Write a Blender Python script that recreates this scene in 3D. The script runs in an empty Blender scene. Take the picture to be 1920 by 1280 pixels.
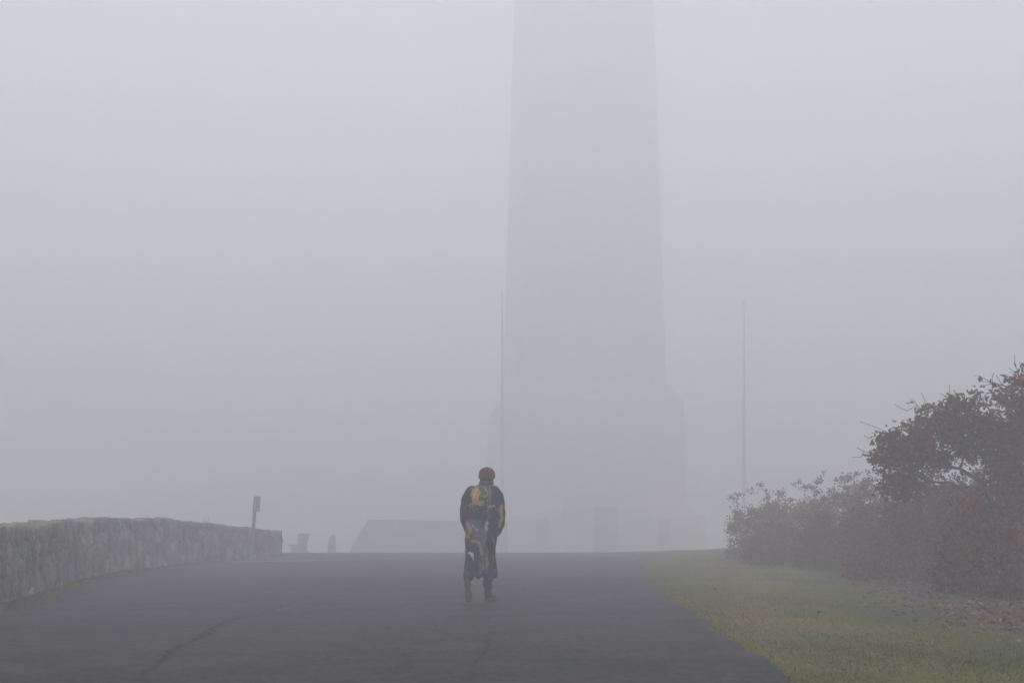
import bpy, math, random
import numpy as np
from mathutils import Vector, Matrix

# ------------------------------------------------------------------ camera, sky, sun, exposure
F = 2133.0            # focal length in photo pixels (1920 wide)
HZ = 1010.0           # pixel row of the level horizon
EYE = 0.984
VP = 985.0            # pixel row where the rising road plane would vanish
SC = bpy.context.scene
COL = SC.collection
cam_d = bpy.data.cameras.new("camera"); cam = bpy.data.objects.new("camera", cam_d); COL.objects.link(cam)
cam.location = (0, 0, EYE); cam.rotation_euler = (math.radians(90), 0, 0)
cam_d.sensor_width = 36; cam_d.lens = F / 1920 * 36
cam_d.shift_y = (HZ - 640) / 1920
cam_d.clip_start = 0.1; cam_d.clip_end = 3000
SC.camera = cam

SUN_EL, SUN_ROT = math.radians(55), math.radians(200)
world = bpy.data.worlds.new("World"); SC.world = world; world.use_nodes = True
wn = world.node_tree.nodes; wl = world.node_tree.links
bg = wn["Background"]; bg.inputs[1].default_value = 0.15
sky = wn.new("ShaderNodeTexSky"); sky.sky_type = 'NISHITA'; sky.sun_disc = False
sky.sun_elevation = SUN_EL; sky.sun_rotation = SUN_ROT
sky.air_density = 1.0; sky.dust_density = 4.2; sky.ozone_density = 1.0
wl.new(sky.outputs[0], bg.inputs[0])
sun_d = bpy.data.lights.new("sun", 'SUN'); sun_d.energy = 1.4; sun_d.angle = math.radians(70)
sun_d.color = (1.0, 0.985, 0.975)
sun = bpy.data.objects.new("sun", sun_d); COL.objects.link(sun)
sdir = Vector((math.sin(SUN_ROT) * math.cos(SUN_EL), math.cos(SUN_ROT) * math.cos(SUN_EL), math.sin(SUN_EL)))
sun.rotation_euler = sdir.to_track_quat('Z', 'Y').to_euler()
vs = SC.view_settings
vs.view_transform = 'Standard'; vs.look = 'None'; vs.gamma = 1; vs.use_curve_mapping = False
vs.exposure = 1.52
SC.cycles.volume_bounces = 4
SC.cycles.max_bounces = 8
SC.cycles.use_denoising = True; SC.cycles.denoising_input_passes = 'RGB_ALBEDO_NORMAL'; SC.cycles.denoising_prefilter = 'ACCURATE'
SC.cycles.use_light_tree = False
FOG_SIGMA = 0.0232
FOG_COL = (0.961, 0.970, 0.990)

# ------------------------------------------------------------------ helpers
def smooth(a, b, t):
    t = np.clip((np.asarray(t, float) - a) / (b - a), 0, 1)
    return t * t * (3 - 2 * t)
YC = [-40, 5, 28, 31, 34, 60, 150, 400]
def G(x, y):
    """ground height: an even climb to a crest about 40 m out, then a slow fall"""
    x = np.asarray(x, float); y = np.asarray(y, float)
    w = 2.5
    sp = w * np.logaddexp(0, (y - 41.5) / w)
    z = 0.0117 * y - 0.0242 * sp
    z = z + 0.13 * smooth(3.6, 8.0, x) * smooth(18, 38, y) * (1 - smooth(48, 75, y))
    z = z + 0.35 * smooth(7.5, 13, x) * smooth(8, 14, y) * (1 - smooth(40, 70, y))
    z = z - 0.5 * smooth(-10, -15, x)
    off = smooth(0.2, 1.4, x - XR(y))
    z = z + off * 0.02 * (np.sin(x * 2.1 + y * .7) * np.sin(y * 1.3 - x * .4))
    return z
RY = [-6, 7.12, 8.97, 11.8, 16.8, 22.8, 35, 42, 60, 80]
RX = [1.7, 1.73, 1.87, 1.97, 2.22, 2.66, 3.82, 4.53, 8.0, 12.0]
WY = [3.0, 8.0, 11.5, 14.3, 20.0, 24.1, 28.4, 35, 37.5]
WX = [-4.6, -5.55, -6.05, -6.43, -7.8, -8.47, -8.53, -8.05, -7.38]
WH = [0.93, 0.93, 0.94, 0.95, 1.04, 1.13, 1.145, 0.93, 0.77]
def smi(v, X, Y):
    v = np.asarray(v, float); r = 0
    for k in (-1.2, -.6, 0, .6, 1.2): r = r + np.interp(v + k, X, Y)
    return r / 5
def XR(y): return smi(y, RY, RX)
def XW(y): return smi(y, WY, WX)
def P(px, d, py=None, z=None):
    x = (px - 960) * d / F
    if py is not None: z = EYE + (HZ - py) * d / F
    if z is None: z = float(G(x, d))
    return Vector((x, d, z))

def mesh_obj(name, verts, faces, mat=None, parent=None, col=None, smooth_sh=False, corner=None):
    me = bpy.data.meshes.new(name)
    me.from_pydata([tuple(v) for v in verts], [], [tuple(int(i) for i in f) for f in faces])
    me.update()
    if col is not None:
        at = me.color_attributes.new("Col", 'FLOAT_COLOR', 'POINT')
        c = np.ones((len(verts), 4)); c[:, :3] = np.asarray(col)[:, :3]
        at.data.foreach_set("color", c.ravel())
    if smooth_sh: me.polygons.foreach_set("use_smooth", [True] * len(me.polygons))
    if mat: me.materials.append(mat)
    o = bpy.data.objects.new(name, me); COL.objects.link(o)
    if parent: o.parent = parent
    return o
def quads_obj(name, V, nper, mat, parent=None, col=None):
    """many small n-gons that share no vertices, V shape (N*nper,3)"""
    n = len(V) // nper
    me = bpy.data.meshes.new(name)
    me.vertices.add(len(V)); me.vertices.foreach_set("co", np.asarray(V, np.float32).ravel())
    me.loops.add(len(V)); me.loops.foreach_set("vertex_index", np.arange(len(V), dtype=np.int32))
    me.polygons.add(n); me.polygons.foreach_set("loop_start", np.arange(n, dtype=np.int32) * nper)
    me.update(calc_edges=True); me.validate()
    if col is not None:
        at = me.color_attributes.new("Col", 'FLOAT_COLOR', 'POINT')
        c = np.ones((len(V), 4)); c[:, :3] = np.repeat(col, nper, axis=0)
        at.data.foreach_set("color", c.ravel())
    me.materials.append(mat)
    o = bpy.data.objects.new(name, me); COL.objects.link(o)
    if parent: o.parent = parent
    return o
def tag(o, label=None, cat=None, group=None, kind=None):
    if label: o["label"] = label
    if cat: o["category"] = cat
    if group: o["group"] = group
    if kind: o["kind"] = kind
    return o
def empty(name, loc, label, cat, group=None, rz=0):
    o = bpy.data.objects.new(name, None); COL.objects.link(o)
    o.location = loc; o.rotation_euler = (0, 0, rz); o.empty_display_size = .2
    return tag(o, label, cat, group)

def mat(name, c1, c2=None, scale=5.0, rough=.8, bump=0, bscale=60, vcol=False, detail=6, metal=0, vvar=.25, bdist=.01, spec=.3):
    m = bpy.data.materials.new(name); m.use_nodes = True
    nt = m.node_tree; b = nt.nodes["Principled BSDF"]
    b.inputs["Roughness"].default_value = rough; b.inputs["Metallic"].default_value = metal
    b.inputs["Specular IOR Level"].default_value = spec
    tc = nt.nodes.new("ShaderNodeTexCoord")
    n = nt.nodes.new("ShaderNodeTexNoise"); n.inputs["Scale"].default_value = scale; n.inputs["Detail"].default_value = detail
    nt.links.new(tc.outputs["Object"], n.inputs["Vector"])
    r = nt.nodes.new("ShaderNodeMapRange"); r.inputs[1].default_value = .32; r.inputs[2].default_value = .68
    nt.links.new(n.outputs[0], r.inputs[0])
    mx = nt.nodes.new("ShaderNodeMix"); mx.data_type = 'RGBA'
    nt.links.new(r.outputs[0], mx.inputs[0])
    if vcol:
        a = nt.nodes.new("ShaderNodeVertexColor"); a.layer_name = "Col"
        for k, s in ((6, 1 - vvar), (7, 1 + vvar)):
            mu = nt.nodes.new("ShaderNodeVectorMath"); mu.operation = 'SCALE'; mu.inputs["Scale"].default_value = s
            nt.links.new(a.outputs[0], mu.inputs[0]); nt.links.new(mu.outputs[0], mx.inputs[k])
    else:
        mx.inputs[6].default_value = (*c1, 1); mx.inputs[7].default_value = (*(c2 or c1), 1)
    nt.links.new(mx.outputs[2], b.inputs["Base Color"])
    if bump:
        n2 = nt.nodes.new("ShaderNodeTexNoise"); n2.inputs["Scale"].default_value = bscale; n2.inputs["Detail"].default_value = 5
        nt.links.new(tc.outputs["Object"], n2.inputs["Vector"])
        bp = nt.nodes.new("ShaderNodeBump"); bp.inputs["Strength"].default_value = bump; bp.inputs["Distance"].default_value = bdist
        nt.links.new(n2.outputs[0], bp.inputs["Height"]); nt.links.new(bp.outputs[0], b.inputs["Normal"])
    return m

def box(x0, x1, y0, y1, z0, z1):
    v = [(x, y, z) for z in (z0, z1) for x, y in ((x0, y0), (x1, y0), (x1, y1), (x0, y1))]
    f = [(0, 3, 2, 1), (4, 5, 6, 7), (0, 1, 5, 4), (1, 2, 6, 5), (2, 3, 7, 6), (3, 0, 4, 7)]
    return v, f
def join(*parts):
    V, Fc = [], []
    for v, f in parts:
        o = len(V); V += list(v); Fc += [tuple(i + o for i in q) for q in f]
    return V, Fc
def frusta(levels, n=4, rot=0.0):
    """stacked square rings: levels (z, size)"""
    V, Fc = [], []
    for z, s in levels:
        for k in range(n):
            a = math.pi / 4 + k * math.pi / 2
            V.append((math.cos(a) * s / math.sqrt(2), math.sin(a) * s / math.sqrt(2), z))
    for i in range(len(levels) - 1):
        for k in range(n):
            a, b = i * n + k, i * n + (k + 1) % n
            Fc.append((a, b, b + n, a + n))
    Fc.append(tuple(range(n))[::-1]); Fc.append(tuple(range((len(levels) - 1) * n, len(levels) * n)))
    return V, Fc
def tube(pts, rads, n=10, cap=True, flat=None):
    """closed tapered tube through points"""
    pts = [Vector(p) for p in pts]; V, Fc = [], []
    up = Vector((0.13, 0.97, .2)).normalized()
    for i, p in enumerate(pts):
        t = (pts[min(i + 1, len(pts) - 1)] - pts[max(i - 1, 0)]).normalized()
        a = t.cross(up)
        if a.length < .05: a = t.cross(Vector((1, 0, 0)))
        a.normalize(); b = t.cross(a).normalized()
        r = rads[i]; rx, ry = r if isinstance(r, tuple) else (r, r)
        for k in range(n):
            th = 2 * math.pi * k / n
            V.append(p + a * math.cos(th) * rx + b * math.sin(th) * ry)
    for i in range(len(pts) - 1):
        for k in range(n):
            q = (k + 1) % n
            Fc.append((i * n + k, i * n + q, (i + 1) * n + q, (i + 1) * n + k))
    if cap:
        Fc.append(tuple(range(n))[::-1]); Fc.append(tuple(range((len(pts) - 1) * n, len(pts) * n)))
    return V, Fc
def limb(pts, rads, n=14, seg=6):
    """smooth rounded tapered limb through points (Catmull) with rounded ends"""
    pts = [Vector(p) for p in pts]; P2, R2 = [], []
    for i in range(len(pts) - 1):
        p0, p1, p2, p3 = pts[max(i - 1, 0)], pts[i], pts[i + 1], pts[min(i + 2, len(pts) - 1)]
        for k in range(seg):
            t = k / seg
            P2.append(.5 * ((2 * p1) + (p2 - p0) * t + (2 * p0 - 5 * p1 + 4 * p2 - p3) * t * t + (3 * p1 - p0 - 3 * p2 + p3) * t ** 3))
            R2.append(rads[i] * (1 - t) + rads[i + 1] * t)
    P2.append(pts[-1]); R2.append(rads[-1])
    d0 = (P2[0] - P2[1]).normalized(); d1 = (P2[-1] - P2[-2]).normalized()
    a = [(P2[0] + d0 * R2[0] * s, R2[0] * c) for s, c in ((.98, .15), (.85, .52), (.5, .86))]
    b = [(P2[-1] + d1 * R2[-1] * s, R2[-1] * c) for s, c in ((.5, .86), (.85, .52), (.98, .15))]
    return tube([q[0] for q in a] + P2 + [q[0] for q in b], [q[1] for q in a] + R2 + [q[1] for q in b], n)
def ball(c, r, nu=16, nv=10):
    c = Vector(c); V = [c + Vector((0, 0, -r[2]))]; Fc = []
    for j in range(1, nv):
        ph = -math.pi / 2 + math.pi * j / nv
        for i in range(nu):
            th = 2 * math.pi * i / nu
            V.append(c + Vector((r[0] * math.cos(ph) * math.cos(th), r[1] * math.cos(ph) * math.sin(th), r[2] * math.sin(ph))))
    V.append(c + Vector((0, 0, r[2])))
    for i in range(nu):
        Fc.append((0, 1 + (i + 1) % nu, 1 + i))
        Fc.append((len(V) - 1, 1 + (nv - 2) * nu + i, 1 + (nv - 2) * nu + (i + 1) % nu))
    for j in range(nv - 2):
        for i in range(nu):
            a, b = 1 + j * nu + i, 1 + j * nu + (i + 1) % nu
            Fc.append((a, b, b + nu, a + nu))
    return V, Fc
def loft(rings, n=40, e=2.3):
    """closed body from rings (cx,cy,z,rx,ry), super-elliptic"""
    V, Fc = [], []
    for cx, cy, z, rx, ry in rings:
        for k in range(n):
            th = 2 * math.pi * k / n; c, s = math.cos(th), math.sin(th)
            V.append((cx + rx * math.copysign(abs(c) ** (2 / e), c), cy + ry * math.copysign(abs(s) ** (2 / e), s), z))
    for i in range(len(rings) - 1):
        for k in range(n):
            q = (k + 1) % n
            Fc.append((i * n + k, i * n + q, (i + 1) * n + q, (i + 1) * n + k))
    Fc.append(tuple(range(n))[::-1]); Fc.append(tuple(range((len(rings) - 1) * n, len(rings) * n)))
    return V, Fc
def fuse(name, parts, voxel, m, parent, it=4, fn=None, colfn=None):
    """merge overlapping closed shapes into ONE continuous skin"""
    V, Fc = join(*parts)
    tmp = mesh_obj("tmp", V, Fc)
    r = tmp.modifiers.new("r", 'REMESH'); r.mode = 'VOXEL'; r.voxel_size = voxel
    s = tmp.modifiers.new("s", 'SMOOTH'); s.iterations = it; s.factor = .5
    dg = bpy.context.evaluated_depsgraph_get()
    me = bpy.data.meshes.new_from_object(tmp.evaluated_get(dg))
    om = tmp.data; bpy.data.objects.remove(tmp); bpy.data.meshes.remove(om)
    n = len(me.vertices); co = np.empty(n * 3); me.vertices.foreach_get("co", co); co = co.reshape(-1, 3)
    if fn is not None:
        no = np.empty(n * 3); me.vertices.foreach_get("normal", no); no = no.reshape(-1, 3)
        co = fn(co, no); me.vertices.foreach_set("co", co.ravel())
    if colfn is not None:
        c = np.ones((n, 4)); c[:, :3] = colfn(co)
        at = me.color_attributes.new("Col", 'FLOAT_COLOR', 'POINT'); at.data.foreach_set("color", c.ravel())
    me.polygons.foreach_set("use_smooth", [True] * len(me.polygons))
    me.materials.clear(); me.materials.append(m); me.update(); me.name = name
    o = bpy.data.objects.new(name, me); COL.objects.link(o); o.parent = parent
    return o
def vnoise(x, y, seed=0):
    """value noise"""
    x = np.asarray(x, float); y = np.asarray(y, float)
    xi = np.floor(x).astype(np.int64); yi = np.floor(y).astype(np.int64); fx = x - xi; fy = y - yi
    fx = fx * fx * (3 - 2 * fx); fy = fy * fy * (3 - 2 * fy)
    def h(a, b):
        v = (a * 374761393 + b * 668265263 + seed * 974711) & 0xffffffff
        v = ((v ^ (v >> 13)) * 1274126177) & 0xffffffff
        return ((v ^ (v >> 16)) & 0xffff) / 65535.0
    return (h(xi, yi) * (1 - fx) + h(xi + 1, yi) * fx) * (1 - fy) + (h(xi, yi + 1) * (1 - fx) + h(xi + 1, yi + 1) * fx) * fy
def fbm(x, y, seed=0, o=4):
    r = 0; a = .5
    for k in range(o):
        r = r + a * vnoise(x * 2 ** k, y * 2 ** k, seed + k); a *= .5
    return r / (1 - .5 ** o)

# ------------------------------------------------------------------ ground
def ground_material():
    m = bpy.data.materials.new("lawn"); m.use_nodes = True
    nt = m.node_tree; N = nt.nodes; L = nt.links; b = N["Principled BSDF"]
    b.inputs["Roughness"].default_value = .95; b.inputs["Specular IOR Level"].default_value = .1
    tc = N.new("ShaderNodeTexCoord")
    def noise(s, d=5, stretch=None):
        n = N.new("ShaderNodeTexNoise"); n.inputs["Scale"].default_value = s; n.inputs["Detail"].default_value = d
        src = tc.outputs["Object"]
        if stretch:
            mp = N.new("ShaderNodeMapping"); mp.inputs["Scale"].default_value = stretch; L.new(src, mp.inputs[0]); src = mp.outputs[0]
        L.new(src, n.inputs["Vector"]); return n
    def ramp(n, *st):
        r = N.new("ShaderNodeValToRGB"); e = r.color_ramp.elements
        e[0].position, e[0].color = st[0][0], (*st[0][1], 1); e[1].position, e[1].color = st[-1][0], (*st[-1][1], 1)
        for p, c in st[1:-1]:
            q = e.new(p); q.color = (*c, 1)
        L.new(n.outputs[0], r.inputs[0]); return r
    big = ramp(noise(.55, 4, (1, .5, 1)), (.34, (.062, .080, .026)), (.5, (.105, .108, .034)), (.66, (.150, .130, .048)))
    fine = ramp(noise(26, 8), (.33, (.45, .45, .45)), (.68, (1.45, 1.4, 1.3)))
    mu = N.new("ShaderNodeMix"); mu.data_type = 'RGBA'; mu.blend_type = 'MULTIPLY'; mu.inputs[0].default_value = 1
    L.new(big.outputs[0], mu.inputs[6]); L.new(fine.outputs[0], mu.inputs[7])
    # bare leaf-strewn soil under the shrubs and beside the wall: vertex mask
    a = N.new("ShaderNodeVertexColor"); a.layer_name = "Col"
    sep = N.new("ShaderNodeSeparateColor"); L.new(a.outputs[0], sep.inputs[0])
    n3 = noise(3.5, 8); ad = N.new("ShaderNodeMath"); ad.operation = 'ADD'
    L.new(sep.outputs[0], ad.inputs[0]); L.new(n3.outputs[0], ad.inputs[1])
    mr = N.new("ShaderNodeMapRange"); mr.inputs[1].default_value = .85; mr.inputs[2].default_value = 1.15; L.new(ad.outputs[0], mr.inputs[0])
    soil = ramp(noise(18, 8), (.35, (.035, .024, .018)), (.52, (.075, .048, .033)), (.68, (.14, .10, .075)))
    mx = N.new("ShaderNodeMix"); mx.data_type = 'RGBA'
    L.new(mr.outputs[0], mx.inputs[0]); L.new(mu.outputs[2], mx.inputs[6]); L.new(soil.outputs[0], mx.inputs[7])
    L.new(mx.outputs[2], b.inputs["Base Color"])
    bp = N.new("ShaderNodeBump"); bp.inputs["Strength"].default_value = .7; bp.inputs["Distance"].default_value = .03
    L.new(noise(40, 6).outputs[0], bp.inputs["Height"]); L.new(bp.outputs[0], b.inputs["Normal"])
    return m
xs = np.unique(np.round(np.concatenate([np.arange(-300, -20, 20), np.arange(-20, -11, 1), np.arange(-11, 16, .25), np.arange(16, 30, 1), np.arange(30, 301, 20)]), 3))
ys = np.unique(np.round(np.concatenate([np.arange(-300, -10, 20), np.arange(-10, 5, 1), np.arange(5, 50, .25), np.arange(50, 80, 2), np.arange(80, 301, 20)]), 3))
XX, YY = np.meshgrid(xs, ys)
def SHRUB_EDGE(y):   # where the shrub belt begins
    return np.interp(y, [5, 9, 13, 15.1, 17.7, 22, 25.2, 30.3, 41], [4.5, 4.5, 4.6, 5.1, 5.8, 6.8, 7.2, 6.9, 9.5])
ZZ = G(XX, YY)
inroad = ((XX < XR(YY) - .1) & (XX > XW(YY) + .45) & (YY < 80) & (YY > -6))
ZZ = ZZ - np.where(inroad, .02, 0)
mask = smooth(-.9, .8, XX - SHRUB_EDGE(YY)) * .62 * (YY < 48) + .30 * (XX < XW(YY) + .5) * (YY < 38)
V = np.stack([XX, YY, ZZ], -1).reshape(-1, 3); nx = len(xs)
Fc = [(j * nx + i, j * nx + i + 1, (j + 1) * nx + i + 1, (j + 1) * nx + i) for j in range(len(ys) - 1) for i in range(nx - 1)]
gcol = np.repeat(mask.reshape(-1, 1), 3, 1)
tag(mesh_obj("ground", V, Fc, ground_material(), col=gcol, smooth_sh=True), kind="structure")

# ------------------------------------------------------------------ road
def road_material():
    m = bpy.data.materials.new("asphalt"); m.use_nodes = True
    nt = m.node_tree; N = nt.nodes; L = nt.links; b = N["Principled BSDF"]
    b.inputs["Specular IOR Level"].default_value = .15
    tc = N.new("ShaderNodeTexCoord")
    def noise(s, d=5, stretch=None, off=0):
        n = N.new("ShaderNodeTexNoise"); n.inputs["Scale"].default_value = s; n.inputs["Detail"].default_value = d
        mp = N.new("ShaderNodeMapping"); mp.inputs["Scale"].default_value = stretch or (1, 1, 1); mp.inputs["Location"].default_value = (off, off, 0)
        L.new(tc.outputs["Object"], mp.inputs[0]); L.new(mp.outputs[0], n.inputs["Vector"]); return n
    def rng(n, a, b_, c, d):
        r = N.new("ShaderNodeMapRange")
        for k, v in enumerate((a, b_, c, d)): r.inputs[k + 1].default_value = v
        L.new(n, r.inputs[0]); return r.outputs[0]
    def math_(op, a, b_):
        q = N.new("ShaderNodeMath"); q.operation = op
        for k, v in enumerate((a, b_)):
            if isinstance(v, (int, float)): q.inputs[k].default_value = v
            else: L.new(v, q.inputs[k])
        return q.outputs[0]
    v = rng(noise(.35, 5, (.6, 1.2, 1)).outputs[0], .3, .7, .88, 1.13)
    v = math_('MULTIPLY', v, rng(noise(75, 3).outputs[0], .34, .66, .15, 2.1))      # aggregate
    v = math_('MULTIPLY', v, rng(noise(14, 5, (1, .6, 1), 9).outputs[0], .36, .64, .35, 1.75))
    v = math_('MULTIPLY', v, rng(noise(2.2, 6, (.5, 1.5, 1), 4).outputs[0], .3, .7, .88, 1.12))
    sep = N.new("ShaderNodeSeparateXYZ"); L.new(tc.outputs["Object"], sep.inputs[0])
    wob = noise(.9, 4, (1, .1, 1), 2).outputs[0]; wob = math_('MULTIPLY', math_('SUBTRACT', wob, .5), .55)
    yy = math_('ADD', sep.outputs[1], wob)
    for y0, w, s in ((16.3, .12, .35), (12.35, .06, .28), (10.9, .05, .22), (8.2, .11, .5), (21.9, .16, .22), (9.67, .04, .12), (14.1, .05, .12)):
        dd = math_('ABSOLUTE', math_('SUBTRACT', yy, y0), 0)
        g = rng(dd, 0, w, 1, 0)
        patch = rng(noise(.45, 3, (1, 0, 1), y0 * 3).outputs[0], .38, .55, .15, 1)
        v = math_('MULTIPLY', v, math_('SUBTRACT', 1, math_('MULTIPLY', math_('MULTIPLY', g, patch), s)))
    comb = N.new("ShaderNodeMix"); comb.data_type = 'RGBA'; comb.blend_type = 'MULTIPLY'; comb.inputs[0].default_value = 1
    comb.inputs[6].default_value = (.0175, .0166, .0158, 1); L.new(v, comb.inputs[7])
    L.new(comb.outputs[2], b.inputs["Base Color"])
    L.new(rng(noise(1.3, 5, None, 7).outputs[0], 0.3, .7, .6, .72), b.inputs["Roughness"])
    bp = N.new("ShaderNodeBump"); bp.inputs["Strength"].default_value = .5; bp.inputs["Distance"].default_value = .006
    L.new(noise(110, 3).outputs[0], bp.inputs["Height"]); L.new(bp.outputs[0], b.inputs["Normal"])
    return m
ry = np.unique(np.concatenate([np.arange(-6, 6, 1), np.arange(6, 24, .08), np.arange(24, 48, .25), np.arange(48, 80.1, 1)]))
V, nc = [], 41
for y in ry:
    l = float(XW(y)) + .42 + .05 * math.sin(y * 1.7) + .04 * math.sin(y * 5.1); r = float(XR(y)) + .02 * math.sin(y * 3.3) + .09 * (float(vnoise(y * 2.3, 0, 3)) - .5) + .05 * (float(vnoise(y * 7, 0, 5)) - .5)
    if y > 37.5: l = np.interp(y, [37.5, 46, 80], [l, -12, -20])
    for k in range(nc):
        x = l + (r - l) * k / (nc - 1); V.append((x, y, float(G(x, y)) + (.014 if 0 < k < nc - 1 else .002)))
Fc = [(j * nc + i, j * nc + i + 1, (j + 1) * nc + i + 1, (j + 1) * nc + i) for j in range(len(ry) - 1) for i in range(nc - 1)]
road = tag(mesh_obj("road", V, Fc, road_material(), smooth_sh=True), kind="structure")
def RZ(x, y): return float(G(x, y)) + .014

# cracks in the asphalt: thin ragged strips
def px_ground(px, py):
    d = EYE * F / (py - VP); return (px - 960) * d / F, d
crack_m = mat("crack_filler", (.004, .004, .004), (.008, .008, .007), 20, .9)
rnd = random.Random(5)
def crack_strip(pts, w):
    P2 = []
    g = [px_ground(*p) for p in pts]
    for (x0, y0), (x1, y1) in zip(g, g[1:]):
        n = max(2, int(math.hypot(x1 - x0, y1 - y0) / .07))
        for k in range(n):
            t = k / n; P2.append((x0 + (x1 - x0) * t + rnd.gauss(0, .022), y0 + (y1 - y0) * t + rnd.gauss(0, .03)))
    P2.append(g[-1]); V, Fc = [], []
    for i, (x, y) in enumerate(P2):
        a = P2[max(i - 1, 0)]; b = P2[min(i + 1, len(P2) - 1)]
        tx, ty = b[0] - a[0], b[1] - a[1]; l = math.hypot(tx, ty) or 1
        e = min(1, 4 * min(i, len(P2) - 1 - i) / len(P2) + .15)
        ww = 2.0 * w * e * (.35 + 1.0 * rnd.random())
        nx_, ny_ = -ty / l * ww, tx / l * ww
        V += [(x - nx_, y - ny_, RZ(x - nx_, y - ny_) + .004), (x + nx_, y + ny_, RZ(x + nx_, y + ny_) + .004)]
    Fc = [(2 * i, 2 * i + 1, 2 * i + 3, 2 * i + 2) for i in range(len(P2) - 1)]
    return V, Fc
cr = [([(560, 1062), (540, 1076), (527, 1095), (520, 1113)], .008),
      ([(590, 1114), (560, 1125), (530, 1138), (505, 1148), (470, 1156), (445, 1160), (420, 1170), (404, 1177), (380, 1193), (350, 1208), (325, 1222), (312, 1238), (300, 1248), (270, 1262), (245, 1280)], .011),
      ([(404, 1177), (395, 1190), (378, 1200), (400, 1207)], .006),
      ([(505, 1148), (480, 1150), (455, 1152), (430, 1160)], .006),
      ([(798, 1178), (812, 1183), (826, 1185)], .016), ([(812, 1158), (814, 1170), (815, 1183)], .007),
      ([(908, 1189), (922, 1189), (937, 1190)], .020), ([(937, 1190), (915, 1192), (890, 1196), (860, 1200), (830, 1205), (790, 1207), (760, 1211)], .007),
      ([(760, 1211), (745, 1225), (762, 1243), (740, 1262), (760, 1280)], .005), ([(912, 1192), (916, 1212), (905, 1235), (880, 1255)], .006),
      ([(955, 1190), (953, 1205), (960, 1220)], .004), ([(826, 1150), (800, 1158), (775, 1160)], .004),
      ([(1300, 1163), (1285, 1166), (1240, 1170), (1180, 1172)], .007), ([(1180, 1172), (1120, 1176), (1060, 1178), (1000, 1181), (960, 1186)], .004),
      ([(520, 1113), (600, 1113), (700, 1114), (800, 1112)], .004)]
V, Fc = join(*[crack_strip(p, w) for p, w in cr])
tag(mesh_obj("road_cracks", V, Fc, crack_m), kind="structure")

# pale kerb strip crossing at the top of the rise
kp = [(-7.6, 30), (-5.5, 31.6), (-3.4, 33.4), (-1.6, 34.7), (1, 35.8), (4, 36.8)]
V = []
for i in range(61):
    x = -7.6 + 11.5 * i / 60; y = float(np.interp(x, [a for a, b in kp], [b for a, b in kp]))
    z = RZ(x, y)
    V += [(x, y, z - .02), (x, y, z + .018), (x, y + .35, z + .022), (x, y + .35, z - .02)]
Fc = [(4 * i + a, 4 * i + 4 + a, 4 * i + 5 + a, 4 * i + 1 + a) for i in range(60) for a in range(3)]
tag(mesh_obj("kerb", V, Fc, mat("kerb_concrete", (.17, .16, .14), (.26, .245, .22), 9, .9, .4, 80)), kind="structure")

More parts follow.
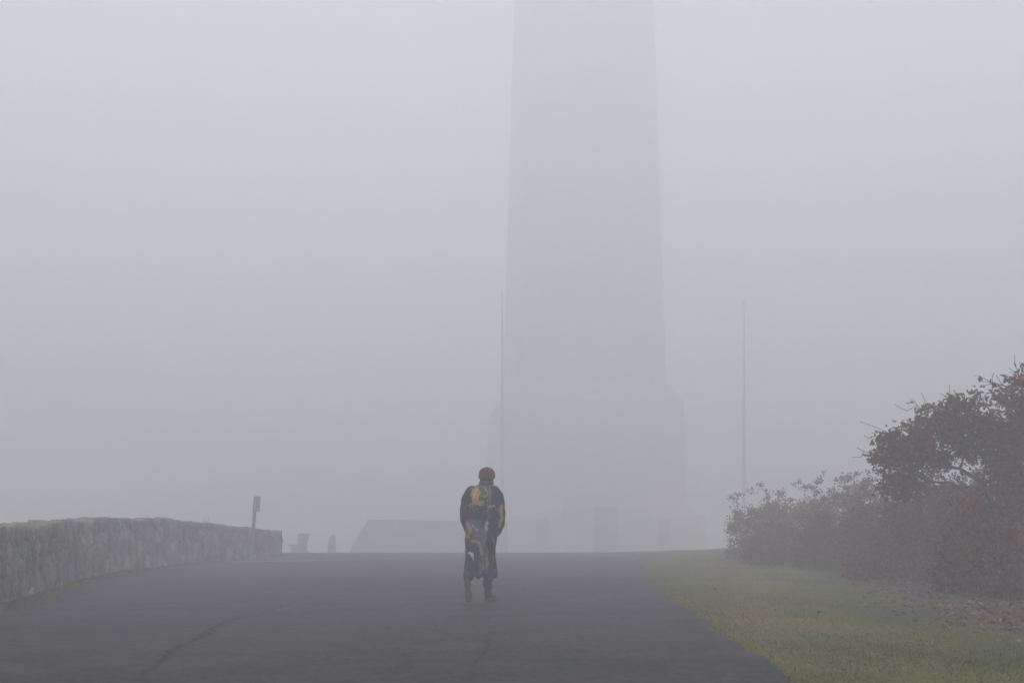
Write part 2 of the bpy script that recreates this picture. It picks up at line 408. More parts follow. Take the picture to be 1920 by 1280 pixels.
# ------------------------------------------------------------------ stone wall on the left
def voronoi_wall(name, path, heights, thick, label, cat, du=.03, cell=(.23, .27), seed=1, ztop_noise=.055, endcap=True, depth_=.075, lean=0.0):
    rg = np.random.RandomState(seed)
    path = np.array(path, float); seg = np.hypot(*np.diff(path, axis=0).T); L = np.concatenate([[0], np.cumsum(seg)])
    n = max(4, int(L[-1] / du)); u = np.linspace(0, L[-1], n + 1)
    cx = np.interp(u, L, path[:, 0]); cy = np.interp(u, L, path[:, 1]); hh = np.interp(u, L, heights)
    tx = np.gradient(cx); ty = np.gradient(cy); l = np.hypot(tx, ty); tx /= l; ty /= l
    hh = hh - .055 + ztop_noise * (fbm(u * 1.6, u * 0 + seed, seed) - .5) * 2 + .02 * (vnoise(u * 6, u * 0, seed + 3) - .5)
    H = hh.max(); nv = int(H / du)
    # front face profile: up the front, across the top, down the back
    nt_ = max(3, int(thick / du))
    prof = [(0, k / nv) for k in range(nv + 1)] + [((k + 1) / nt_, 1.0) for k in range(nt_)] + [(1.0, 1 - (k + 1) / 8) for k in range(8)]
    prof = np.array(prof); s = np.concatenate([[0], np.cumsum(np.hypot(np.diff(prof[:, 0]) * thick, np.diff(prof[:, 1]) * H))])
    U, S = np.meshgrid(u, s, indexing='ij'); W = prof[:, 0][None, :].repeat(len(u), 0); Hq = prof[:, 1][None, :].repeat(len(u), 0)
    # jittered stone centres
    pts = []
    sv = np.arange(-cell[1], s[-1] + cell[1], cell[1])
    for r, b in enumerate(sv):
        a = -cell[0] + (r % 2) * cell[0] * .5
        while a < L[-1] + cell[0]:
            pts.append((a + rg.uniform(-.42, .42) * cell[0], b + rg.uniform(-.42, .42) * cell[1])); a += cell[0] * rg.uniform(.6, 1.5)
    pts = np.array(pts); m_ = len(pts)
    ang = rg.uniform(-.45, .45, m_); sx = rg.uniform(.75, 1.35, m_)
    Uw = U + .07 * (fbm(U * 5, S * 5, 11) - .5); Sw = S + .09 * (fbm(U * 5 + 9, S * 5, 17) - .5)
    d1 = np.full(U.shape, 9.); d2 = np.full(U.shape, 9.); idx = np.zeros(U.shape, int)
    for k in range(m_):
        i0, i1 = np.searchsorted(u, [pts[k, 0] - .9, pts[k, 0] + .9])
        if i1 <= i0: continue
        a = (Uw[i0:i1] - pts[k, 0]) / cell[0]; b = (Sw[i0:i1] - pts[k, 1]) / cell[1]
        ca, sa = math.cos(ang[k]), math.sin(ang[k]); a, b = a * ca + b * sa, -a * sa + b * ca
        d = np.hypot(a * sx[k], b / sx[k])
        A1 = d1[i0:i1]; A2 = d2[i0:i1]; I = idx[i0:i1]
        c1 = d < A1; A2[:] = np.where(c1, A1, np.minimum(A2, d)); I[c1] = k; A1[:] = np.where(c1, d, A1)
    edge = np.clip((d2 - d1) / .24, 0, 1)
    tiltu = rg.uniform(-.5, .5, m_); tilts = rg.uniform(-.5, .5, m_); prot = rg.uniform(-.3, 1.0, m_)
    disp = depth_ * (edge ** .45) * (.75 + .35 * prot[idx]) + .05 * (tiltu[idx] * (U - pts[idx, 0]) + tilts[idx] * (S - pts[idx, 1])) * edge
    disp += .05 * (fbm(U * 9, S * 7, 23) - .5) * edge + .012 * (vnoise(U * 26, S * 14, 5) - .5)
    # place
    nxn, nyn = -ty, tx       # outward normal (towards the road)
    off = -W * thick; ends = np.clip(np.minimum(u, L[-1] - u) / .12, 0, 1)[:, None]; disp = disp * ends
    frontm = (W == 0); topm = (Hq == 1) & (W > 0) & (W < 1)
    outw = np.where(frontm, disp, np.where(W >= 1, -disp, disp * (1 - 2 * W)))
    up = np.where(Hq == 1, disp * .9, 0)
    zz0 = G(cx, cy)[:, None] - .06
    Z = zz0 + Hq * (hh[:, None] + .06) + up
    leanoff = -lean * Hq
    Xc = cx[:, None] + nxn[:, None] * (off + outw + leanoff); Yc = cy[:, None] + nyn[:, None] * (off + outw + leanoff)
    V = np.stack([Xc, Yc, Z], -1).reshape(-1, 3); m2 = len(s)
    Fc = [(i * m2 + j, (i + 1) * m2 + j, (i + 1) * m2 + j + 1, i * m2 + j + 1) for i in range(len(u) - 1) for j in range(m2 - 1)]
    if endcap:
        for i in (0, len(u) - 1): Fc.append(tuple(i * m2 + j for j in range(m2)))
    base = np.array([(.155, .145, .135), (.125, .125, .118), (.18, .165, .145), (.145, .125, .108), (.105, .108, .108), (.20, .185, .165), (.15, .118, .095), (.135, .14, .125)])
    sc = base[rg.randint(0, len(base), m_)] * rg.uniform(.6, 1.55, (m_, 1)) * 1.2
    col = sc[idx]; mort = np.array([.035, .032, .03])
    e = np.clip(edge * 3, 0, 1)[..., None]; col = col * e + mort * (1 - e) * .8
    lich = np.clip((fbm(U * 2.2, S * 2.2, 41) - .55) * 6, 0, 1)[..., None] * .4
    col = col * (1 - lich) + np.array([.12, .13, .085]) * lich
    o = mesh_obj(name, V, Fc, WALL_M, col=col.reshape(-1, 3), smooth_sh=True)
    return tag(o, label, cat)
WALL_M = mat("fieldstone", None, None, 22, .92, .6, 55, vcol=True, vvar=.28, bdist=.02)
wy = np.arange(4, 37.6, .4)
voronoi_wall("stone_wall", [(float(XW(y)), y) for y in wy][::-1], [float(np.interp(y, WY, WH)) for y in wy][::-1], .5,
             "long low curving wall of rough grey fieldstones along the road's left side", "stone wall", seed=4)

# ------------------------------------------------------------------ far terrace wall with sloping end
def terrace_wall():
    d = 68.0; gz = float(G(-4, d))
    xL0, xL1 = (655 - 960) * d / F, (690 - 960) * d / F; xR = (952 - 960) * d / F
    zt = EYE + (HZ - 973.5) * d / F; zr = EYE + (HZ - 978) * d / F
    outl = [(xL0 - .12, gz - .3), (xL0, gz + .1), (xL0 + .28, gz + .62), (xL1 - .1, zt - .18), (xL1, zt - .07), (xR, zr - .07), (xR, gz - .3)]
    V, Fc = [], []
    nn = len(outl)
    for y in (d, d + .7):
        V += [(x, y, z) for x, z in outl]
    Fc.append(tuple(range(nn))); Fc.append(tuple(range(nn, 2 * nn))[::-1])
    for i in range(nn):
        j = (i + 1) % nn; Fc.append((j, i, i + nn, j + nn))
    root = empty("terrace_wall", (0, 0, 0), "broad grey stone terrace wall with a sloping left end, in fog before the tower", "terrace wall")
    mesh_obj("wall", V, Fc, BLOCK_M, root)
    v, f = box(xL1 - .03, xR + .03, d - .05, d + .75, -.068, .005)
    sl = (zr - zt) / (xR - xL1)
    v = [(a, b, zt + c + (a - xL1) * sl) for a, b, c in v]
    mesh_obj("coping", v, f, BLOCK_M, root)
def block_material():
    m = bpy.data.materials.new("stone_blocks"); m.use_nodes = True
    nt = m.node_tree; N = nt.nodes; L = nt.links; b = N["Principled BSDF"]; b.inputs["Roughness"].default_value = .9
    tc = N.new("ShaderNodeTexCoord"); sp = N.new("ShaderNodeSeparateXYZ"); L.new(tc.outputs["Object"], sp.inputs[0])
    ad = N.new("ShaderNodeMath"); ad.operation = 'ADD'; L.new(sp.outputs[0], ad.inputs[0]); L.new(sp.outputs[1], ad.inputs[1])
    cb = N.new("ShaderNodeCombineXYZ"); L.new(ad.outputs[0], cb.inputs[0]); L.new(sp.outputs[2], cb.inputs[1])
    br = N.new("ShaderNodeTexBrick"); L.new(cb.outputs[0], br.inputs[0])
    br.inputs["Color1"].default_value = (.40, .395, .385, 1); br.inputs["Color2"].default_value = (.45, .44, .425, 1); br.inputs["Mortar"].default_value = (.34, .335, .33, 1)
    br.inputs["Scale"].default_value = 1; br.inputs["Brick Width"].default_value = .95; br.inputs["Row Height"].default_value = .45; br.inputs["Mortar Size"].default_value = .015
    n = N.new("ShaderNodeTexNoise"); n.inputs["Scale"].default_value = 1.2; n.inputs["Detail"].default_value = 8; L.new(tc.outputs["Object"], n.inputs["Vector"])
    r = N.new("ShaderNodeMapRange"); r.inputs[1].default_value = .3; r.inputs[2].default_value = .7; r.inputs[3].default_value = .88; r.inputs[4].default_value = 1.1; L.new(n.outputs[0], r.inputs[0])
    mu = N.new("ShaderNodeVectorMath"); mu.operation = 'SCALE'; L.new(br.outputs[0], mu.inputs[0]); L.new(r.outputs[0], mu.inputs["Scale"])
    L.new(mu.outputs[0], b.inputs["Base Color"]); return m
BLOCK_M = block_material()
terrace_wall()

# ------------------------------------------------------------------ the monument tower
def monument():
    gz = -.25
    th = math.radians(9); K_ = 1.85
    t = empty("monument_tower", (3.6 * K_, 60 * K_, EYE - 1.22 * K_), "huge tapering square stone tower fading up into the fog behind the road", "monument", rz=th)
    v, f = frusta([(gz, 10.35), (2.35, 10.3), (3.0, 8.95), (3.02, 8.93)]); mesh_obj("plinth", v, f, BLOCK_M, t)
    v, f = frusta([(3.02, 8.86), (8.05, 8.62), (8.95, 7.45), (9.0, 7.4)]); mesh_obj("base_storey", v, f, BLOCK_M, t)
    v, f = frusta([(9.0, 7.22), (29.6, 6.15), (37.5, 5.75), (37.7, 5.95), (38.2, 5.95), (38.25, 5.6)]); mesh_obj("shaft", v, f, BLOCK_M, t)
    v, f = frusta([(38.25, 5.5), (45.0, .25)]); mesh_obj("roof", v, f, BLOCK_M, t)
    # observation windows near the top of each face
    dark = mat("dark_glass", (.07, .072, .075), (.09, .09, .095), 3, .4)
    for k in range(4):
        a = k * math.pi / 2
        v, f = box(-.3, .3, 0, .06, 35.2, 36.5); hw = 5.85 / 2 - .03
        M = Matrix.Rotation(a, 4, 'Z') @ Matrix.Translation((0, hw, 0)); o = mesh_obj("window", [M @ Vector(q) for q in v], f, dark, t)
    # portal on the face turned to the road
    y0 = -10.3 / 2
    def gable(w, zb, zs, za, yf, yb):
        o = [(-w, zb), (w, zb), (w, zs), (0, za), (-w, zs)]
        V = [(x, yf, z) for x, z in o] + [(x, yb, z) for x, z in o]
        return V, [(0, 1, 2, 3, 4), (9, 8, 7, 6, 5)] + [(i, i + 5, (i + 1) % 5 + 5, (i + 1) % 5) for i in range(5)]
    pr = [box(-1.95, -.62, y0 - .55, y0 + .9, gz, 2.75), box(.62, 1.95, y0 - .55, y0 + .9, gz, 2.75), ]
    v, f = gable(2.05, 2.752, 3.05, 3.78, y0 - .62, y0 + 1.2); pr.append((v, f))
    v, f = join(*pr); po = mesh_obj("portal", v, f, BLOCK_M, t)
    v, f = box(-.6, .6, y0 - .12, y0 - .04, gz, 2.74)
    dm = mat("bronze_door", (.09, .095, .085), (.12, .12, .11), 4, .6)
    d = mesh_obj("door", v, f, dm, t)
    v, f = box(.42, .47, y0 - .2, y0 - .12, 1.3, 1.6); mesh_obj("handle", v, f, dm, d)
    for s in (-1, 1):
        v, f = box(s * 3.0 - .32, s * 3.0 + .32, y0 - .09, y0 - .02, .9, 2.2); mesh_obj("window", v, f, dark, t)
    t.scale = (K_, K_, K_)
    st = [box(-2.6 - .02 * k, 2.6 + .02 * k, y0 - 1.0 - .35 * k, y0 - .554 - .004 * k, gz - .01 * k, gz + .62 - .15 * k) for k in range(3)]
    v, f = join(*st); mesh_obj("steps", v, f, BLOCK_M, t)
monument()

# ------------------------------------------------------------------ flagpoles
def flagpole(x, y, h, label):
    z0 = float(G(x, y))
    t = empty("flagpole", (x, y, z0), label, "flagpole", "flagpoles in front of the tower")
    n = 14; v, f = tube([(0, 0, .3 + (h - .3) * k / n) for k in range(n + 1)], [.125 - .07 * (k / n) ** 1.3 for k in range(n + 1)], 12)
    pm = mat("pole_paint", (.45, .45, .46), (.55, .55, .56), 3, .5)
    p = mesh_obj("pole", v, f, pm, t, smooth_sh=True)
    v, f = ball((0, 0, h + .07), (.08, .08, .08)); mesh_obj("finial", v, f, pm, t, smooth_sh=True)
    v, f = tube([(0, 0, -.1), (0, 0, .22), (0, 0, .3)], [.2, .19, .13], 16); mesh_obj("base", v, f, mat("pole_base", (.2, .2, .19), (.28, .27, .26), 6, .9), t)
    v, f = tube([(.085, -.02, 1.3), (.075, -.02, h * .6), (.05, -.02, h - .1)], [.006] * 3, 5); mesh_obj("halyard", v, f, pm, t)
    v, f = tube([(.07, -.02, 1.2), (.1, -.02, 1.2), (.1, -.02, 1.4), (.07, -.02, 1.4)], [.012] * 4, 6); mesh_obj("cleat", v, f, pm, t)
flagpole((941.5 - 960) * 72 / F, 72, EYE + (HZ - 550) * 72 / F - float(G(-.5, 72)), "tall grey flagpole rising just beside the tower's left edge, above the walker")
flagpole((1395 - 960) * 70 / F, 70, EYE + (HZ - 572) * 70 / F - float(G(14, 70)), "tall grey flagpole standing alone in fog above the left end of the shrubs")

# ------------------------------------------------------------------ sign post by the wall
def signpost():
    x, y = (472 - 960) * 33.3 / F, 33.3; z0 = float(G(x, y))
    t = empty("sign_post", (x, y, z0), "thin leaning post with a small sign turned edge-on beside the wall's far end", "sign post")
    wood = mat("post_wood", (.20, .19, .18), (.27, .26, .25), 12, .9, .3, 40)
    lean = .085
    v, f = box(-.032, .032, -.032, .032, -.1, 1.47); v = [(a + lean * c / 1.47, b, c) for a, b, c in v]
    mesh_obj("post", v, f, wood, t)
    v, f = box(-.012, .012, -.15, .15, 1.12, 1.475)
    v = [(a + lean * c / 1.47 + .064, b, c) for a, b, c in v]
    M = Matrix.Rotation(math.radians(-9), 4, 'Z'); p = mesh_obj("sign_panel", [M @ Vector(q) for q in v], f, mat("sign_metal", (.33, .33, .33), (.40, .40, .395), 6, .7), t)
    for zb in (1.2, 1.38):
        v, f = box(.03 + lean * zb / 1.47, .053 + lean * zb / 1.47, -.03, .03, zb, zb + .04); mesh_obj("bracket", v, f, wood, t)
    t.scale = (1.25, 1.25, 1.25)
signpost()

# ------------------------------------------------------------------ bench and stone post beyond the rise
def bench():
    d = 44.0; x0 = (547 - 960) * d / F; z0 = float(G(x0, d))
    t = empty("bench", (x0, d, z0), "small dark bench seen end-on in the gap past the stone wall", "bench")
    m = mat("bench_wood", (.28, .28, .28), (.35, .345, .34), 8, .85)
    def slab(o2, y0, y1):
        n = len(o2); V = [(a, y0, b) for a, b in o2] + [(a, y1, b) for a, b in o2]
        return V, [tuple(range(n)), tuple(range(n, 2 * n))[::-1]] + [((i + 1) % n, i, i + n, (i + 1) % n + n) for i in range(n)]
    v, f = slab([(0.0, .34), (.42, .34), (.42, .27), (.06, .27)], -.8, .8); mesh_obj("seat", v, f, m, t)
    v, f = slab([(.37, .3), (.45, .3), (.50, .55), (.57, .76), (.50, .78), (.40, .72), (.39, .55)], -.8, .8); mesh_obj("backrest", v, f, m, t)
    for yy in (-.6, .6):
        v, f = slab([(.1, -.3), (.58, -.1), (.47, .16), (.46, .272), (.08, .272), (.12, .16)], yy - .06, yy + .06); mesh_obj("leg", v, f, m, t)
    t.location = (x0 * 1.4, d * 1.4, EYE + (z0 - EYE) * 1.4); t.scale = (1.4, 1.4, 1.4)
bench()
def stone_post():
    d = 45.0; x = (622 - 960) * d / F; z0 = float(G(x, d))
    rg = np.random.RandomState(3)
    rings = [(0, 0, -.1, .16, .16), (0, 0, .15, .155, .15), (.01, 0, .4, .14, .14), (.035, 0, .58, .115, .12), (.06, 0, .70, .075, .09), (.09, 0, .745, .03, .05)]
    v, f = loft(rings, 14, 3.2); v = [(a + rg.uniform(-.012, .012), b + rg.uniform(-.012, .012), c) for a, b, c in v]
    o = mesh_obj("stone_post", v, f, mat("post_stone", (.22, .22, .22), (.30, .295, .29), 5, .95, .5, 20))
    o.location = (x * 1.4, d * 1.4, EYE + (z0 - EYE) * 1.4); o.scale = (1.4, 1.4, 1.4); tag(o, "short upright stone with slanted top between the bench and the terrace wall", "stone post")
stone_post()

# ------------------------------------------------------------------ plants
BARK = mat("bark", (.030, .025, .022), (.055, .047, .042), 14, .95, .5, 50)
def leaf_material(name):
    m = mat(name, None, None, 9, .75, 0, vcol=True, vvar=.2, spec=.25)
    nt = m.node_tree; b = nt.nodes["Principled BSDF"]; out = nt.nodes["Material Output"]
    tr = nt.nodes.new("ShaderNodeBsdfTranslucent"); ms = nt.nodes.new("ShaderNodeMixShader"); ms.inputs[0].default_value = .25
    src = b.inputs["Base Color"].links[0].from_socket; nt.links.new(src, tr.inputs[0])
    nt.links.new(b.outputs[0], ms.inputs[1]); nt.links.new(tr.outputs[0], ms.inputs[2]); nt.links.new(ms.outputs[0], out.inputs[0])
    return m
LEAF = leaf_material("leaf")
OAK_SHAPE = [(0, 0), (.16, .14), (.12, .30), (.34, .42), (.20, .55), (.36, .72), (.14, .80), (0, 1.0), (-.14, .82), (-.36, .70), (-.20, .56), (-.34, .44), (-.12, .28), (-.16, .15)]
SMALL_SHAPE = [(0, 0), (.26, .35), (.22, .7), (0, 1), (-.22, .7), (-.26, .35)]
def leaves(name, pts, size, cols, probs, shape, parent, rg, droop=.3, outd=None, kind=None):
    n = len(pts); pts = np.asarray(pts)
    d = rg.normal(size=(n, 3)); d[:, 2] = d[:, 2] * .6 - droop
    if outd is not None: d += outd * 1.1
    d /= np.linalg.norm(d, axis=1)[:, None]
    s = rg.normal(size=(n, 3)); s -= d * (s * d).sum(1)[:, None]; s /= np.linalg.norm(s, axis=1)[:, None]
    w = np.cross(d, s); L = size * rg.uniform(.55, 1.25, n)
    sh = np.array(shape); V = np.empty((n, len(sh), 3))
    curl = rg.uniform(-.35, .35, n)
    for k, (a, b) in enumerate(sh):
        V[:, k] = pts + s * (a * L)[:, None] + d * (b * L)[:, None] + w * ((abs(a) * 1.2 * curl + b * b * curl * .8) * L)[:, None]
    c = np.array(cols)[rg.choice(len(cols), n, p=probs)] * np.array([.80, .58, .38]) * rg.uniform(.45, 1.75, (n, 1)) ** 1.1
    o = quads_obj(name, V.reshape(-1, 3), len(sh), LEAF, parent, c)
    if kind: o["kind"] = kind
    return o
def grow(targets, roots, rg, step=.16, jit=.04, bias=.55):
    """branch skeleton: each target joined to the growing tree; returns nodes, parents, tips"""
    nodes = [np.array(r, float) for r in roots[0]]; par = [-1] + list(range(len(nodes) - 1))
    for ch in roots[1:]:
        st = ch[0]; pi = st
        for q in ch[1:]:
            nodes.append(np.array(q, float)); par.append(pi); pi = len(nodes) - 1
    dist = [0.0] * len(nodes)
    for i in range(1, len(nodes)): dist[i] = dist[par[i]] + np.linalg.norm(nodes[i] - nodes[par[i]])
    base = nodes[0]; T = sorted(targets, key=lambda p: np.linalg.norm(p - base)); tips = []
    for t in T:
        A = np.array(nodes); dd = np.linalg.norm(A - t, axis=1) + bias * .25 * np.array(dist)
        dd[A[:, 2] < base[2] + .12] += 2
        dd += np.clip(A[:, 2] - t[2], 0, 9) * .7
        i = int(np.argmin(dd)); p = nodes[i]; n = max(1, int(np.linalg.norm(t - p) / step)); pi = i
        prev = nodes[i] - nodes[par[i]] if par[i] >= 0 else np.array([0, 0, 1.])
        prev = prev / (np.linalg.norm(prev) + 1e-6); Ln = np.linalg.norm(t - p)
        for k in range(1, n + 1):
            s = k / n; q = p + (t - p) * s + prev * Ln * .28 * math.sin(math.pi * s) * (1 - s) + rg.normal(size=3) * jit * (1 if k < n else .3)
            nodes.append(q); par.append(pi); dist.append(dist[pi] + np.linalg.norm(q - nodes[pi])); pi = len(nodes) - 1
        tips.append(pi)
    return nodes, par, tips
def skeleton_mesh(nodes, par, rtip=.003, power=.44, rmax=.12, sides=5):
    n = len(nodes); cnt = np.zeros(n); kids = np.zeros(n, int)
    for i in range(n):
        if par[i] >= 0: kids[par[i]] += 1
    for i in range(n - 1, -1, -1):
        if cnt[i] == 0: cnt[i] = 1
        if par[i] >= 0: cnt[par[i]] += cnt[i]
    # nodes are appended after their parents, so one backward pass is enough
    r = np.minimum(rtip * cnt ** power, rmax); V, Fc = [], []
    for i in range(n):
        if par[i] < 0: continue
        a, b = nodes[par[i]], nodes[i]; t = b - a; l = np.linalg.norm(t)
        if l < 1e-5: continue
        t = t / l; up = np.array([0.3, .2, 1.]) if abs(t[2]) < .9 else np.array([1., .1, 0])
        s = np.cross(t, up); s /= np.linalg.norm(s); w = np.cross(t, s); o = len(V)
        ra = min(r[par[i]], r[i] * 1.5)
        for p, q in ((a, ra), (b + t * r[i] * .3, r[i])):
            for k in range(sides):
                th = 2 * math.pi * k / sides; V.append(p + s * math.cos(th) * q + w * math.sin(th) * q)
        for k in range(sides): Fc.append((o + k, o + (k + 1) % sides, o + sides + (k + 1) % sides, o + sides + k))
    return V, Fc
BROWN = [(.105, .048, .022), (.135, .055, .020), (.075, .038, .022), (.110, .072, .022), (.20, .105, .032), (.060, .050, .020), (.20, .062, .018)]
REDB = [(.125, .048, .032), (.160, .050, .032), (.095, .050, .032), (.125, .085, .035), (.24, .16, .08), (.080, .070, .028)]

def shrub(px, d, hw, top, label, seed, cols=REDB, nt=150, per=42, size=.045, depth=.7, arch=10, dens=1.0, shape=SMALL_SHAPE, group="shrubs along the edge of the lawn"):
    rg = np.random.RandomState(seed)
    x = (px - 960) * d / F; z0 = float(G(x, d)); rx = hw * d / F; h = EYE + (HZ - top) * d / F - z0
    t = empty("shrub", (x, d, z0), label, "shrub", group)
    T = []
    while len(T) < nt:
        a = rg.uniform(-1, 1, 2); hz_ = rg.uniform(.08, 1)
        r2 = a[0] ** 2 + a[1] ** 2; lim = (1 - max(0, hz_ - .3) ** 2 / .56)
        if r2 > max(.04, lim): continue
        if r2 < .35 * lim and hz_ < .75 and rg.rand() < .55: continue
        T.append(np.array([a[0] * rx, a[1] * depth, h * hz_ * (.9 + .12 * math.sin(a[0] * 5 + seed) + .06 * math.sin(a[0] * 11 + a[1] * 5))]))
    st = [[(0, 0, -.1), (.02, 0, .15)]]
    for k in range(6):
        a = rg.uniform(0, 6.28); r_ = rg.uniform(.1, .35) * rx
        st.append([0, (.4 * r_ * math.cos(a), .4 * r_ * math.sin(a), h * .12), (r_ * math.cos(a), r_ * math.sin(a), h * .3)])
    # long bare shoots arching out of the top
    for k in range(arch):
        a = rg.uniform(-.9, .9); T.append(np.array([a * rx * 1.12, rg.uniform(-.5, .5) * depth, h * (1.04 + .16 * rg.rand()) * (1 - .22 * a * a)]))
    nodes, par, tips = grow(T, st, rg, .12, .025)
    v, f = skeleton_mesh(nodes, par, .0028, .42, .05, 4); mesh_obj("stems", v, f, BARK, t)
    tp = np.array([nodes[i] for i in tips[:]]); tp = np.repeat(tp, int(per * dens), 0)
    # along twigs as well
    allp = np.array(nodes)[7:]
    ex = allp[rg.randint(0, len(allp), int(len(tp) * .5))]
    jt = np.where(tp[:, 2:3] > h * .93, .42, 1.0)
    tp = np.concatenate([tp + rg.normal(size=tp.shape) * [.085, .085, .07] * jt, ex + rg.normal(size=ex.shape) * .04])
    keep = (rg.rand(len(tp)) < np.where(tp[:, 2] > h * .97, .25, 1.0)) & (tp[:, 2] > .01)
    tp = tp[keep]; o = tp - np.array([0, 0, h * .4]); o /= np.linalg.norm(o, axis=1)[:, None] + 1e-6
    p = np.ones(len(cols)); p[-1] = .6; p[-2] = .5; p /= p.sum()
    leaves("foliage", tp, size, cols, p, shape, t, rg, .25, o)
    return t

def oak(base, stems, blobs, label, seed, nt, per, size=.074, bare=()):
    rg = np.random.RandomState(seed)
    b = P(*base); t = empty("scrub_oak", b, label, "tree", "scrub oaks rising over the shrubs")
    bl = []
    for px, py, rx, ry, dd, dens in blobs:
        c = P(px, base[1] + dd, py) - b; bl.append((np.array(c), rx * base[1] / F, ry * base[1] / F, dens))
    w = np.array([q[1] * q[2] * q[3] for q in bl]); w = w / w.sum(); T = []
    for k in range(nt):
        c, rx, rz, _ = bl[rg.choice(len(bl), p=w)]
        u = rg.normal(size=3); u /= np.linalg.norm(u); u *= rg.rand() ** .4
        T.append(c + u * np.array([rx, rx * .85, rz]))
    nb = []
    for pts in bare: nb.append([np.array(P(px, base[1] + dd, py) - b) for px, py, dd in pts])
    roots = [[np.array(P(px, base[1] + dd, py) - b) for px, py, dd in stems[0]]]
    for s in stems[1:]: roots.append([s[0]] + [np.array(P(px, base[1] + dd, py) - b) for px, py, dd in s[1:]])
    nodes, par, tips = grow(T, roots, rg, .13, .028, .5)
    nleaf_nodes = len(nodes)
    cen = np.mean([nodes[i] for i in tips], axis=0)
    for i in rg.choice(tips, 90, replace=False):
        dvec = nodes[i] - cen; dvec /= np.linalg.norm(dvec); dvec = dvec + rg.normal(size=3) * .45 + np.array([0, 0, .35]); dvec /= np.linalg.norm(dvec); L_ = rg.uniform(.12, .34); pi = i
        for q in (.35, .7, 1.0):
            nodes.append(nodes[i] + dvec * L_ * q + rg.normal(size=3) * .012); par.append(pi); pi = len(nodes) - 1
    for pts in nb:   # bare twigs past the crown
        A = np.array(nodes); i = int(np.argmin(np.linalg.norm(A - pts[0], axis=1))); pi = i
        for q in pts[1:]:
            nodes.append(q); par.append(pi); pi = len(nodes) - 1
    v, f = skeleton_mesh(nodes, par, .0036, .43, .085, 5); mesh_obj("trunk", v, f, BARK, t)
    tp = np.array([nodes[i] for i in tips]); tp = np.repeat(tp, per, 0)
    allp = np.array(nodes[8:nleaf_nodes]); ex = allp[rg.randint(0, len(allp), int(len(tp) * .25))]
    tp = np.concatenate([tp + rg.normal(size=tp.shape) * [.066, .066, .055], ex + rg.normal(size=ex.shape) * .03])
    o = rg.normal(size=tp.shape) * .5; p = np.array([.2, .17, .17, .15, .12, .10, .09])
    leaves("crown", tp, size, BROWN, p, OAK_SHAPE, t, rg, .35, o)
    # a few leaves at the end of the bare twigs
    return t

# oak that fills the right of the picture
oak((1885, 16.6), [[(1885, 1092, 0), (1880, 1050, 0), (1872, 1000, .05), (1862, 950, .1), (1842, 905, .1), (1800, 878, .05), (1758, 872, 0)],
                   [3, (1830, 935, -.2), (1785, 905, -.3), (1740, 902, -.3), (1700, 880, -.3)],
                   [2, (1895, 960, .2), (1905, 900, .3), (1890, 850, .3), (1870, 800, .3), (1850, 760, .2)],
                   [4, (1850, 860, .4), (1830, 820, .5), (1800, 790, .4)]],
    [(1760, 800, 62, 42, 0, 1.25), (1700, 835, 58, 34, -.1, 1.3), (1665, 858, 34, 17, -.1, 1.0), (1822, 815, 62, 52, .1, 1.2), (1890, 830, 60, 60, .1, 1.3), (1800, 755, 34, 16, 0, .8),
     (1885, 755, 40, 26, .2, .55), (1740, 862, 60, 24, .3, .8), (1950, 800, 60, 70, .1, 1.0), (1840, 742, 26, 12, .1, .6), (1900, 890, 50, 45, -.2, 1.2), (1690, 905, 55, 30, .2, .9), (1872, 880, 30, 22, -.2, 1.1), (1905, 940, 40, 35, -.2, 1.0)],
    "spreading scrub oak with rust-brown lobed leaves and crooked dark trunk at the right edge", 12, 560, 21,
    bare=[[(1700, 772, 0), (1700, 770, 0), (1688, 764, 0), (1676, 757, 0)], [(1745, 768, 0), (1735, 752, 0), (1728, 736, 0)],
          [(1668, 806, 0), (1650, 803, 0), (1632, 797, 0), (1613, 790, 0)], [(1665, 812, 0), (1648, 810, 0), (1634, 812, 0)],
          [(1665, 824, 0), (1655, 824, 0), (1642, 819, 0)], [(1632, 852, -.1), (1620, 846, -.1), (1606, 838, -.1)], [(1628, 855, -.1), (1614, 857, -.1), (1598, 857, -.1)],
          [(1780, 748, 0), (1770, 742, 0), (1764, 737, 0)]])
oak((1990, 15.6), [[(1990, 1100, 0), (1985, 1000, 0), (1975, 900, .1), (1960, 820, .1), (1945, 760, .1), (1925, 732, .1)],
                   [3, (1985, 760, 0), (1975, 710, 0)],
                   [5, (1900, 730, .1), (1880, 722, .1), (1862, 718, .1), (1842, 708, .1)]],
    [(1930, 708, 40, 16, .1, .7), (1960, 760, 60, 50, 0, 1.2), (2010, 740, 70, 60, 0, 1), (1985, 850, 70, 70, 0, 1), (1905, 712, 18, 9, .1, .5)],
    "taller scrub oak mostly beyond the right edge, only its thin bare upper branches showing", 8, 260, 17,
    bare=[[(1862, 718, .1), (1850, 722, .1), (1838, 722, .1)], [(1862, 718, .1), (1860, 708, .1), (1864, 698, .1)], [(1880, 722, .1), (1872, 710, .1), (1868, 703, .1)],
          [(1880, 722, .1), (1884, 710, .1), (1880, 702, .1)], [(1842, 708, .1), (1836, 704, .1), (1834, 706, .1)], [(1910, 705, .1), (1900, 695, .1), (1892, 690, .1)],
          [(1920, 700, .1), (1914, 690, .1), (1912, 678, .1)], [(1925, 732, .1), (1906, 745, .1), (1896, 756, .1)], [(1862, 718, .1), (1848, 715, .1), (1835, 714, .1)]])
